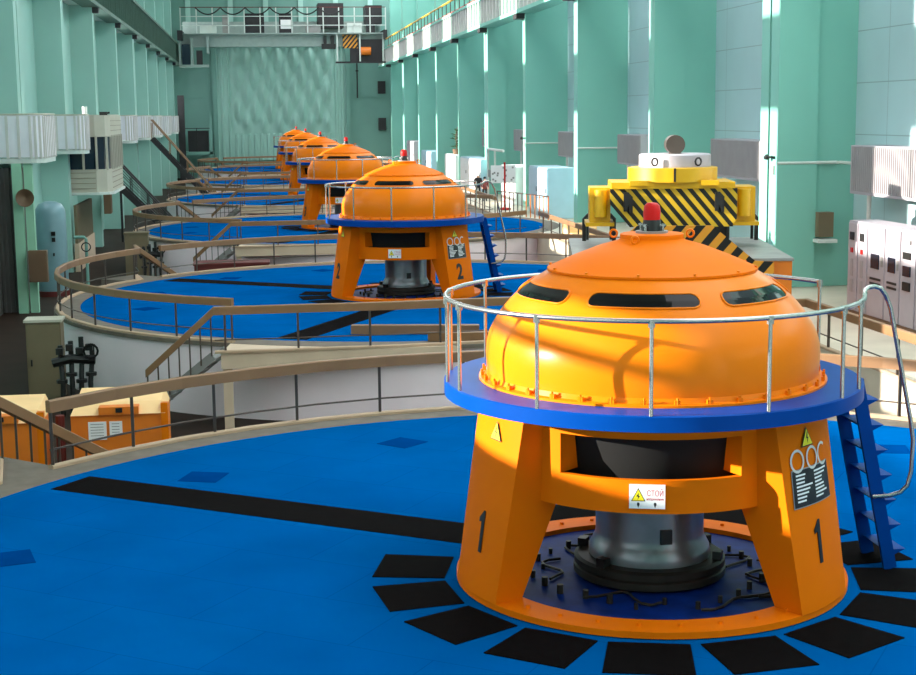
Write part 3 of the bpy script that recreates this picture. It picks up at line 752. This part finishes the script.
# people
def person(x, y, h, label, jm, tilt, hat):
    mb = bpy.data.meshes.new('person')
    s = h / 1.75
    V = [(0, 0, .95), (0, 0, 1.15), (0, 0, 1.38), (0, 0, 1.5), (0, -.03, 1.62), (.1, 0, .9), (.11, -.04 * tilt, .5), (.11, .03, .08), (.11, -.14, .04), (-.1, 0, .9), (-.12, .05, .5), (-.12, .12, .08), (-.12, -.05, .04),
         (.2, 0, 1.4), (.26, .02, 1.13), (.22, -.14, .93), (-.2, 0, 1.4), (-.25, 0, 1.13), (-.2, -.16, .98), (.21, -.19, .86), (-.18, -.22, .92)]
    E_ = [(0, 1), (1, 2), (2, 3), (3, 4), (0, 5), (5, 6), (6, 7), (7, 8), (0, 9), (9, 10), (10, 11), (11, 12), (2, 13), (13, 14), (14, 15), (2, 16), (16, 17), (17, 18), (15, 19), (18, 20)]
    R = [.16, .15, .17, .07, .095, .09, .065, .05, .045, .09, .065, .05, .045, .08, .055, .045, .08, .055, .045, .035, .035]
    mb.from_pydata([tuple(c * s for c in v) for v in V], E_, [])
    o = bpy.data.objects.new('person', mb); COL.objects.link(o)
    sk = o.modifiers.new('skin', 'SKIN')
    for i, r in enumerate(R):
        d = mb.skin_vertices[0].data[i]; d.radius = (r * s * 1.1, r * s * (.8 if i in (0, 1, 2) else 1.05))
    mb.skin_vertices[0].data[0].use_root = True
    ss = o.modifiers.new('sub', 'SUBSURF'); ss.levels = ss.render_levels = 2
    bpy.context.view_layer.update()
    me = bpy.data.meshes.new_from_object(o.evaluated_get(bpy.context.evaluated_depsgraph_get()))
    o.modifiers.clear(); o.data = me; me.materials.clear(); me.materials.append(MATS[jm]); me.materials.append(MATS['skin']); me.materials.append(MATS['stair_dark'])
    for p in me.polygons:
        p.use_smooth = True; z = p.center.z / s
        p.material_index = 1 if (z > 1.5 or (p.center.y < -.13 * s and .8 < z < 1.0 and abs(p.center.x) > .13 * s)) else (2 if z < .88 else 0)
    o.location = (x, y, 0); tag(o, label, 'person')
    part('hair', MB().lathe([(.112 * s, 1.63 * s), (.118 * s, 1.68 * s), (.1 * s, 1.74 * s), (.05 * s, 1.78 * s), (0, 1.79 * s)], 16, (0, -.02 * s, 0)) if not hat else
         MB().lathe([(.16 * s, 1.66 * s), (.125 * s, 1.67 * s), (.12 * s, 1.73 * s), (.09 * s, 1.79 * s), (0, 1.82 * s)], 16, (0, -.03 * s, 0)), 'white' if hat else 'jacket', o, 60)
    if hat: o.children[0].name = 'helmet'
    f = MB()
    for sx in (-.035, .035): f.lathe([(0, -.012), (.012, 0), (0, .012)], 8, (sx * s, -.125 * s, 1.625 * s))
    part('eyes', f, 'black', o)
    f = MB().add([(-.014 * s, -.125 * s, 1.6 * s), (.014 * s, -.125 * s, 1.6 * s), (0, -.155 * s, 1.585 * s), (0, -.13 * s, 1.63 * s)], [(0, 1, 2), (0, 2, 3), (1, 3, 2)]); part('nose', f, 'skin', o)
person(11.4, 92.0, 2.0, 'person in a dark jacket and white helmet standing by the pale cabinets', 'jacket', 1, True)
person(11.7, 90.6, 1.8, 'person in a reddish top standing right of the helmeted one', 'dark_red', .5, False)

# ------------------------------------------------------------------ left side
def balcony(y, label, y1=None, x1=-14.55):
    t = thing('balcony', label, 'balcony', (0, 0, 0), 'white panelled balconies along the left wall')
    a, b_ = y - 1.0, (y1 or y + 3.4); r = .55
    poly = [(-15.7 - 1.4, a), (x1 - r, a)] + [(x1 - r + r * math.sin(q * PI / 8), a + r - r * math.cos(q * PI / 8)) for q in range(1, 5)] + [(x1, b_ - r)] + \
           [(x1 - r + r * math.cos(q * PI / 8), b_ - r + r * math.sin(q * PI / 8)) for q in range(1, 5)] + [(-17.1, b_)]
    part('deck', MB().prism(poly, 4.5, 4.72), 'pale', t)
    P = [Vector((x, yy, 6.62)) for x, yy in poly]
    part('panel', MB().sweep(P, .05, 1.85), 'white_panel', t)
    part('top_rail', MB().sweep([p + Vector((0, 0, .07)) for p in P], .12, .08), 'cabin', t)
    mb = MB()
    L = 0
    for p, q in zip(P[:-1], P[1:]):
        n = max(1, int((q - p).length / .5))
        for i in range(n):
            c = p + (q - p) * (i / n); mb.box(c.x - .06, c.x + .06, c.y - .06, c.y + .06, 4.7, 6.58)
    part('ribs', mb, 'rib_white', t)
balcony(49.6, 'nearest white balcony wrapping round the left column above the metal cladding')
balcony(66.59, y1=67.8, label='second white balcony on the left, beside the control cabin')
for k in range(3, 9):
    balcony(49.7 + 16.89 * (k - 1), 'white balcony %s beyond the control cabin on the left' % WORD[k - 3])
mb = MB()
for k in range(1, 9):
    mb.box(-16.5, -16.4, 49.7 + 16.89 * k + 3.45, 49.7 + 16.89 * (k + 1) - 1.05, 4.72, 6.6).box(-17.2, -16.4, 49.7 + 16.89 * k + 3.45, 49.7 + 16.89 * (k + 1) - 1.05, 4.5, 4.72)
struct('trim_7', mb, 'white_panel')
# control cabin
t = thing('control_cabin', 'beige control cabin with large windows hanging on the left wall', 'cabin', (0, 0, 0))
def cab_poly(g=0): return [(-17.19, 68 + g), (-14.3 - g, 68 + g), (-13.75 - g, 68.3 + g), (-13.5 - g, 68.9 + g), (-13.5 - g, 76), (-17.19, 76)]
part('base', MB().prism(cab_poly(), 2.25, 3.55), 'cabin', t)
part('roof_band', MB().prism(cab_poly(), 5.4, 6.62), 'cabin', t)
part('glazing', MB().prism(cab_poly(.1), 3.55, 5.4), 'screen', t)
part('floor_slab', MB().prism(cab_poly(-.12), 2.1, 2.25), 'pale', t)
for x, y in ((-15.9, 68), (-15.0, 68), (-14.25, 68), (-13.7, 68.35), (-13.5, 69.2), (-13.5, 70.2), (-13.5, 71.2), (-13.5, 72.2), (-13.5, 73.4), (-13.5, 74.6), (-13.5, 75.8)):
    part('mullion', MB().box(x - .06, x + .06, y - .04, y + .1, 3.5, 5.45), 'cabin', t)
mb = MB()
for i in range(4): mb.box(-16.3, -14.35, 67.97, 68, 2.45 + i * .3, 2.47 + i * .3); mb.box(-13.5, -13.47, 69, 76, 2.45 + i * .3, 2.47 + i * .3)
for i in range(4): mb.box(-13.5, -13.47, 69, 76, 5.45 + i * .28, 5.47 + i * .28)
part('seams', mb, 'box_beige', t)
solo('lamp_unit', MB().lathe([(0, 0), (.14, 0), (.14, .5), (0, .5)], 12), 'white', 'small white lamp box on the cabin roof', 'lamp', None, (-14.9, 69, 6.62))
solo('camera_unit', MB().box(-.22, .22, -.15, .15, 0, .2).cyl((.2, 0, .12), (.36, 0, .16), .06), 'black', 'small black camera on the cabin roof edge', 'camera', None, (-13.95, 70, 6.62))
# below the balconies
mb = MB()
for i in range(34): mb.box(-17.15, -16.7 - .12 * (i % 2), 39.8 + i * .27, 40.07 + i * .27, FL, 4.3)
solo('metal_cladding', mb, 'corrug', 'dark grey ribbed metal cladding at the far left edge under the balcony', 'cladding')
mb = MB()
for i in range(15): mb.box(-17.1 + i * .1, -17.0 + i * .1, 49.05 + .08 * (i % 2), 49.5, -2.2, 4.3)
mb2 = MB().box(-15.95, -15.55, 49.3, 49.55, FL, 4.4).box(-15.05, -14.7, 51.6, 52.0, FL, 4.4)
solo('metal_cladding', mb, 'corrug', 'grey ribbed cladding sheet facing the camera beside the light green posts', 'cladding')
solo('post', MB().box(-16.0, -15.58, 48.6, 49.0, FL, 4.5), 'light_green', 'light green post under the nearest balcony, left one', 'post')
solo('post', MB().box(-15.5, -15.14, 48.75, 49.1, FL, 4.5), 'light_green', 'light green post under the nearest balcony, next to the brown box', 'post')
t = thing('storage_tank', 'tall pale blue cylindrical tank with domed top on the left', 'tank', (-15.35, 55.6, FL))
part('shell', MB().lathe([(0, .25), (.72, .25), (.74, .35), (.74, 4.0), (.7, 4.25), (.55, 4.5), (.3, 4.62), (0, 4.66)], 40), 'tank', t, 40)
part('plinth', MB().lathe([(0, 0), (.85, 0), (.85, .25), (0, .25)], 32), 'dark_red', t, 30)
part('fitting', MB().box(.1, .3, -.82, -.7, 3.0, 3.2).box(.12, .28, -.82, -.7, 2.7, 2.9).box(.15, .22, -.82, -.7, 2.0, 2.15), 'black', t)
solo('wall_box', MB().box(-.4, .4, -.2, .2, 0, 1.4).box(-.36, .36, -.23, -.2, .05, 1.35), 'box_brown', 'brown electric box on the green post before the tank', 'box', None, (-15.0, 48.3, -.75))
t = thing('horn_speaker', 'round dark loudspeaker horn on the left post under the balcony', 'speaker', (-15.4, 48.3, 3.0))
part('horn', MB().lathe([(.06, -.3), (.1, -.1), (.2, .1), (.38, .22), (.40, .24), (.36, .22), (.16, .08), (0, .04)], 24), 'box_brown', t, 40)
t.children[0].rotation_euler = (PI / 2, 0, 0)
part('bracket', MB().box(-.15, .05, .28, .5, -.06, .06), 'black', t)
t = thing('pipe_valve', 'blue grey pipework beside the tank', 'pipe', (-13.9, 57.5, FL))
part('riser', MB().tube([(0, 0, 0), (0, 0, 2.6), (-.1, 0, 2.7), (-.6, 0, 2.7)], .08, 8), 'teal_back', t); part('wheel', MB().tube([(.22 * math.cos(q * PI / 8), -.15, 2.2 + .22 * math.sin(q * PI / 8)) for q in range(16)], .03, 6, True), 'black', t)
t = thing('curtain_panel', 'grey pleated shutter under the control cabin', 'shutter', (0, 0, 0))
mb = MB()
for i in range(20): mb.box(-15.55 - .06 * (i % 2), -15.4, 67 + i * .42, 67.3 + i * .42, -.6, 1.55)
part('pleats', mb, 'box_beige', t); part('lower_panel', MB().box(-15.6, -15.35, 66.9, 75.5, FL, -.6), 'cream', t)
solo('wall_box', MB().box(-.1, .35, -.5, .5, 0, 1.3).box(.35, .38, -.45, .45, .05, 1.25), 'box_brown', 'brown electric box on the column beyond the shutter', 'box', None, (-15.3, 83.0, .1))
# grey-beige cabinet in front of the second deck, with black valve set
t = thing('metal_cabinet', 'beige metal cabinet on the lower floor at the left of the second deck', 'cabinet', (-12.45, 26.9, FL))
part('body', MB().box(0, 1.05, 0, .8, .06, 2.45), 'box_beige', t); part('roof', MB().box(-.05, 1.1, -.06, .85, 2.45, 2.53), 'cabin', t)
d = part('door', MB().box(.05, 1.0, -.04, 0, .15, 2.38), 'box_beige', t); part('handle', MB().box(.12, .17, -.08, -.04, 1.1, 1.3), 'black', d); part('plinth', MB().box(.05, 1.0, .02, .78, 0, .06), 'stair_dark', t)
for k in range(2):
    t = thing('valve_set', 'black valve pipework against the white drum of the %s deck' % ORD[k + 1], 'valve', (-10.6, 24.6 + k * SP, FL))
    for i in range(4): part('pipe', MB().tube([(-.5 + .28 * i, 0, 0), (-.45 + .26 * i, 0, 1.0), (-.5 + .3 * i, .1, 1.7), (-.5 + .3 * i, .1, 2.1 + .12 * (i % 3))], .075, 8), 'black', t)
    part('manifold', MB().tube([(-.72, 0, 1.6), (-.2, 0, 1.72), (.5, 0, 1.66)], .14, 8), 'black', t)
    for i in range(4): part('flange', MB().cyl((-.48 + .28 * i, .02, 1.0 + .2 * (i % 2)), (-.48 + .28 * i, .02, 1.1 + .2 * (i % 2)), .16, 10), 'black', t); part('valve_body', MB().obox((-.5 + .28 * i, -.05, 1.95 + .1 * (i % 2)), (1, 0, 0), (0, 1, 0), (0, 0, 1), .1, .1, .09), 'black', t); part('wheel', MB().tube([(.2 * math.cos(q * PI / 6) + .4, -.2, 1.95 + .2 * math.sin(q * PI / 6)) for q in range(12)], .035, 6, True), 'black', t)
    t.location.y = 24.2 + k * SP
# orange machines in the first gap
def hopper(x, y, w, label, paper):
    t = thing('equipment_box', label, 'machine', (x, y, FL), 'orange equipment boxes in the gap behind the nearest deck')
    part('body', MB().box(0, w, 0, 1.7, 0, 2.02), 'orange_box', t)
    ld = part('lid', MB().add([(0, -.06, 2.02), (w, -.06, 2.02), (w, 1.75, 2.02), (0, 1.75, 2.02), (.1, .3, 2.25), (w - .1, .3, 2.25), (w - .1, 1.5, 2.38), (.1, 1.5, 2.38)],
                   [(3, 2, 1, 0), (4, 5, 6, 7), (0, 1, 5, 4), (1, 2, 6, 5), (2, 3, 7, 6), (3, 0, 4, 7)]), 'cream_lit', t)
    part('hatch_cover', MB().box(w * .3, w * .72, -.1, .25, 2.03, 2.2), 'orange_box', ld); part('catch', MB().box(w * .48, w * .55, -.14, -.1, 2.08, 2.18), 'black', ld)
    part('corner_post', MB().box(w - .1, w + .06, -.05, .12, 0, 2.25), 'orange', t)
    if paper:
        for a, b_, z0 in ((.38, .78, 1.45), (.85, 1.13, 1.55)):
            q = part('notice', MB().box(a, b_, -.03, 0, z0, 1.86), 'white', t); mb = MB()
            for i in range(5): mb.box(a + .05, b_ - .06, -.034, -.03, 1.80 - i * .065, 1.815 - i * .065)
            part('print', mb, 'grey', q)
hopper(-9.6, 14.0, 2.1, 'orange equipment box with two white notices behind the nearest deck railing', True)
hopper(-11.9, 13.4, 1.75, 'orange equipment box at the left edge, behind the sloping handrail', False)
solo('drain_pipe', MB().cyl((0, 0, 0), (0, 0, 2.0), .1), 'dark_red', 'dark red pipe standing between the two orange boxes', 'pipe', None, (-9.86, 14.2, FL))
solo('equipment_box', MB().box(0, 3.4, 0, 1.6, 0, 1.9).box(-.05, 3.45, -.05, 1.65, 1.9, 2.0), 'dark_red', 'dark red box in the gap behind the second deck', 'machine', 'red boxes in the far gaps', (-8.2, 46.6 + 2.6, FL))
solo('metal_cabinet', MB().box(0, 1.2, 0, .8, 0, 2.6).box(-.05, 1.25, -.05, .85, 2.6, 2.68), 'box_beige', 'beige cabinet on the lower floor at the left of the third deck', 'cabinet', None, (-12.2, 60.0, FL))
solo('timber_beam', MB().box(-1.9, 1.9, -.14, .14, 0, .26), 'rail_wood', 'brown timber lying on the front of the second blue deck', 'timber', None, (-.75, 23.75, .012), rz=-.2)
solo('timber_beam', MB().box(-.9, .9, -.14, .14, 0, .24), 'rail_wood', 'shorter brown timber on the second deck, in front of the long one', 'timber', None, (.35, 22.15, .012), rz=-.1)
# dark stairs down from the balconies
def big_stair(p0, p1, w, label, rails, rm):
    t = thing('staircase', label, 'stair', (0, 0, 0)); a, b_ = Vector(p0), Vector(p1); d = (b_ - a).normalized(); h = Vector((d.x, d.y, 0)).normalized(); n = Vector((-h.y, h.x, 0))
    for s in (-1, 1):
        o = n * s * w / 2; part('stringer', MB().obox((a + b_) / 2 + o, d, n, d.cross(n), (b_ - a).length / 2, .05, .2), 'stair_dark', t)
        part('handrail', MB().tube([a + o + Vector((0, 0, 1.7)), b_ + o + Vector((0, 0, 1.1))], .06, 8), rm, t)
        if rails:
            for f in (.3, .6, .85): part('rail', MB().tube([a + o + Vector((0, 0, 1.7 * f)), b_ + o + Vector((0, 0, 1.1 * f))], .03, 6), rm, t)
        for i in range(5):
            q = a + (b_ - a) * (i / 4) + o; part('post', MB().cyl(q, q + Vector((0, 0, 1.4)), .04, 6), rm, t)
    N = 18
    for i in range(N):
        c = a + (b_ - a) * ((i + .5) / N); part('tread', MB().obox(c, h, n, (0, 0, 1), .16, w / 2, .03), 'stair_dark', t)
    part('soffit', MB().obox((a + b_) / 2 - Vector((0, 0, .16)), d, n, d.cross(n), (b_ - a).length / 2, w / 2, .02), 'stair_dark', t)
big_stair((-14.4, 118.9, 4.6), (-8.3, 118.9, FL), 2.0, 'dark steel staircase with brown handrails down from the far left balcony', False, 'rail_wood')
big_stair((-14.8, 84.5, 2.2), (-10.4, 84.5, FL), 1.4, 'dark stair with black rails descending beside the control cabin', True, 'black')
t = thing('stair_landing', 'dark railed landing at the top of the stair beside the cabin', 'landing', (0, 0, 0))
part('deck', MB().box(-15.7, -14.6, 83.6, 87.6, 2.05, 2.2), 'stair_dark', t)
for z in (2.5, 2.9, 3.3, 3.7): part('rail', MB().box(-15.7, -14.6, 83.6, 83.66, z, z + .06).box(-14.66, -14.6, 85.4, 87.6, z, z + .06), 'black', t)
for x in (-15.65, -15.1, -14.62): part('post', MB().box(x - .03, x + .03, 83.6, 83.66, 2.2, 3.76), 'black', t)
part('leg', MB().box(-14.75, -14.6, 87.3, 87.5, FL, 2.05), 'stair_dark', t)
# dark platform in the back left corner
t = thing('service_platform', 'dark service platform in the back left corner below the crane', 'platform', (0, 0, 0))
part('deck', MB().box(-15.2, -11.0, 193, 199, 1.3, 1.7), 'teal_back', t)
for x in (-15.0, -11.2): part('post', MB().box(x - .2, x + .2, 193, 193.4, FL, 6.6 if x > -12 else 1.3), 'teal_back', t)
part('machine', MB().box(-14.4, -11.6, 194, 197, 1.7, 4.6), 'stair_dark', t); part('rail', MB().box(-15.1, -11.3, 193, 193.1, 4.9, 5.0).box(-13.2, -13.1, 193, 193.1, 1.7, 5.0), 'black', t)
solo('wall_shaft', MB().box(-15.6, -14.7, 192, 193, FL, 9.5), 'stair_dark', 'dark vertical shaft at the end of the left wall', 'shaft')

# ------------------------------------------------------------------ overhead crane at the far end
Y0 = 188
t = thing('overhead_crane', 'grey bridge crane spanning the hall in front of the big back gate', 'crane', (0, 0, 0))
part('girder', MB().box(-14.6, 13.0, Y0, Y0 + 1.2, 15.9, 17.4).box(-14.6, 13.0, Y0 - .15, Y0 + 1.35, 17.3, 17.5), 'crane_grey', t)
part('rear_girder', MB().box(-14.6, 13.0, Y0 + 6, Y0 + 7.2, 16.2, 19.6), 'crane_grey', t)
wk = part('walkway', MB().box(-14.6, 13.0, Y0 - 1.4, Y0, 17.5, 17.65), 'crane_grey', t)
for z in (18.6, 19.8, 21.0): part('rail', MB().box(-14.6, 13.0, Y0 - 1.4, Y0 - 1.3, z, z + .1), 'pale' if z < 20 else 'dark_red', wk)
for i in range(14): part('post', MB().box(-14.6 + i * 2.12, -14.45 + i * 2.12, Y0 - 1.4, Y0 - 1.3, 17.6, 21.0), 'pale', wk)
for x, w, h, m in ((-12, 2.2, 1.0, 'pale'), (-9, .9, 2.4, 'grey'), (-6, 2.6, 2.6, 'stair_dark'), (-1.4, 1.8, 2.6, 'stair_dark'), (2.2, 2, 1.0, 'grey'), (7.8, 2.0, 1.3, 'pale'), (10.4, 1.2, 1.6, 'stair_dark')):
    part('equipment_case', MB().box(x, x + w, Y0 - 1.1, Y0 - .3, 17.65, 17.65 + h), m, t)
part('notice', MB().box(-1.2, .2, Y0 - 1.2, Y0 - 1.12, 18.2, 19.4), 'white', t)
for i in range(6): part('cable', MB().tube([(-12.5 + 3.3 * i + 3.3 * q / 8, Y0 - 1.45, 21.0 - .9 * (1 - (q / 4 - 1) ** 2)) for q in range(9)], .09, 6), 'black', t)
cb = part('operator_cab', MB().box(-14.9, -14.6, Y0 - 1.2, Y0 + 1, 13.4, 17.2).box(-11.2, -10.9, Y0 - 1.2, Y0 + 1, 15, 17.2).box(-14.9, -11, Y0 - 1.2, Y0 + 1, 13.2, 13.5).box(-13.3, -13.0, Y0 - 1.2, Y0 + 1, 13.5, 17), 'crane_grey', t)
part('cab_glazing', MB().box(-14.5, -13.4, Y0 - 1, Y0 + .8, 13.5, 16.2), 'screen', cb); part('cab_seat', MB().box(-12.6, -11.8, Y0 - .6, Y0 + .4, 13.5, 15.4), 'stair_dark', cb)
part('trolley', MB().box(4, 7.5, Y0 + 1.5, Y0 + 5.5, 18.5, 21.8), 'stair_dark', t); part('winch_house', MB().box(10.5, 12.8, Y0 + 1.5, Y0 + 5.5, 19, 21.5), 'stair_dark', t)
part('hook_block', MB().box(4.3, 6.2, Y0 - .6, Y0 - .1, 15.5, 16.2).box(4.6, 5.0, Y0 - .6, Y0 - .1, 16.2, 17.3).box(5.6, 6.0, Y0 - .6, Y0 - .1, 16.2, 17.3), 'black', t)
part('striped_board', MB().box(7.2, 9.2, Y0 - .5, Y0 - .3, 15.6, 17.4), 'stripe_orange', t)
part('end_platform', MB().box(6.2, 13, Y0 - 1, Y0 + .5, 13.6, 13.8).box(8.2, 12.6, Y0 - .4, Y0 + .4, 13.8, 16.8), 'stair_dark', t)
for x in (6.3, 9.4, 12.6): part('hanger', MB().box(x, x + .2, Y0 - 1, Y0 - .8, 13.8, 17.5), 'pale', t)
part('winch', MB().cyl((9.6, Y0 - .7, 15.2), (11, Y0 - .7, 15.2), .55, 14), 'orange_box', t)
part('end_carriage', MB().box(-15.0, -14.3, Y0 - 2, Y0 + 8, 16.7, 18), 'stair_dark', t); part('end_carriage', MB().box(12.7, 13.2, Y0 - 2, Y0 + 8, 16.75, 18), 'stair_dark', t)
solo('wall_ladder', MB().cyl((9.9, 199.6, 9), (9.9, 199.6, 14.5), .1).box(9.7, 10.1, 199.5, 199.8, 12.8, 13), 'stair_dark', 'dark conduit on the back wall right of the gate', 'conduit')
for z, nm in ((9.6, 'upper'), (4.3, 'lower')): solo('wall_box', MB().box(0, 1.1, 0, .5, 0, 1.8), 'stair_dark', '%s dark box on the back wall right of the gate' % nm, 'box', None, (12.9, 199.48, z))

# ------------------------------------------------------------------ camera and light
cam = bpy.data.cameras.new('camera'); co = bpy.data.objects.new('camera', cam); COL.objects.link(co)
f, yaw, pitch, roll = 1486.31, .1342, -.1487, -.0112
fw = Vector((math.sin(yaw) * math.cos(pitch), math.cos(yaw) * math.cos(pitch), math.sin(pitch)))
r = Vector((math.cos(yaw), -math.sin(yaw), 0)); u = r.cross(fw)
r2 = math.cos(roll) * r + math.sin(roll) * u; u2 = -math.sin(roll) * r + math.cos(roll) * u
co.matrix_world = Matrix(((r2.x, u2.x, -fw.x, -5.3343), (r2.y, u2.y, -fw.y, -19.6774), (r2.z, u2.z, -fw.z, 6.417), (0, 0, 0, 1)))
cam.sensor_width = 36; cam.lens = f / 916 * 36; cam.clip_start = .2; cam.clip_end = 600
S.camera = co
w = bpy.data.worlds.new('sky'); S.world = w; w.use_nodes = True
bg = w.node_tree.nodes['Background']; bg.inputs['Color'].default_value = (.95, .97, 1.0, 1); bg.inputs['Strength'].default_value = 4.2
sun = bpy.data.lights.new('sun', 'SUN'); sun.energy = 16; sun.angle = rad(.6); sun.color = (1.0, .95, .84)
so = bpy.data.objects.new('sun', sun); COL.objects.link(so); so.location = (-60, 20, 40)
so.rotation_euler = Vector((1, -.04, -.235)).to_track_quat('-Z', 'Y').to_euler()
S.view_settings.view_transform = 'Standard'; S.view_settings.look = 'None'; S.view_settings.exposure = 0; S.view_settings.gamma = 1
S.view_settings.use_curve_mapping = False
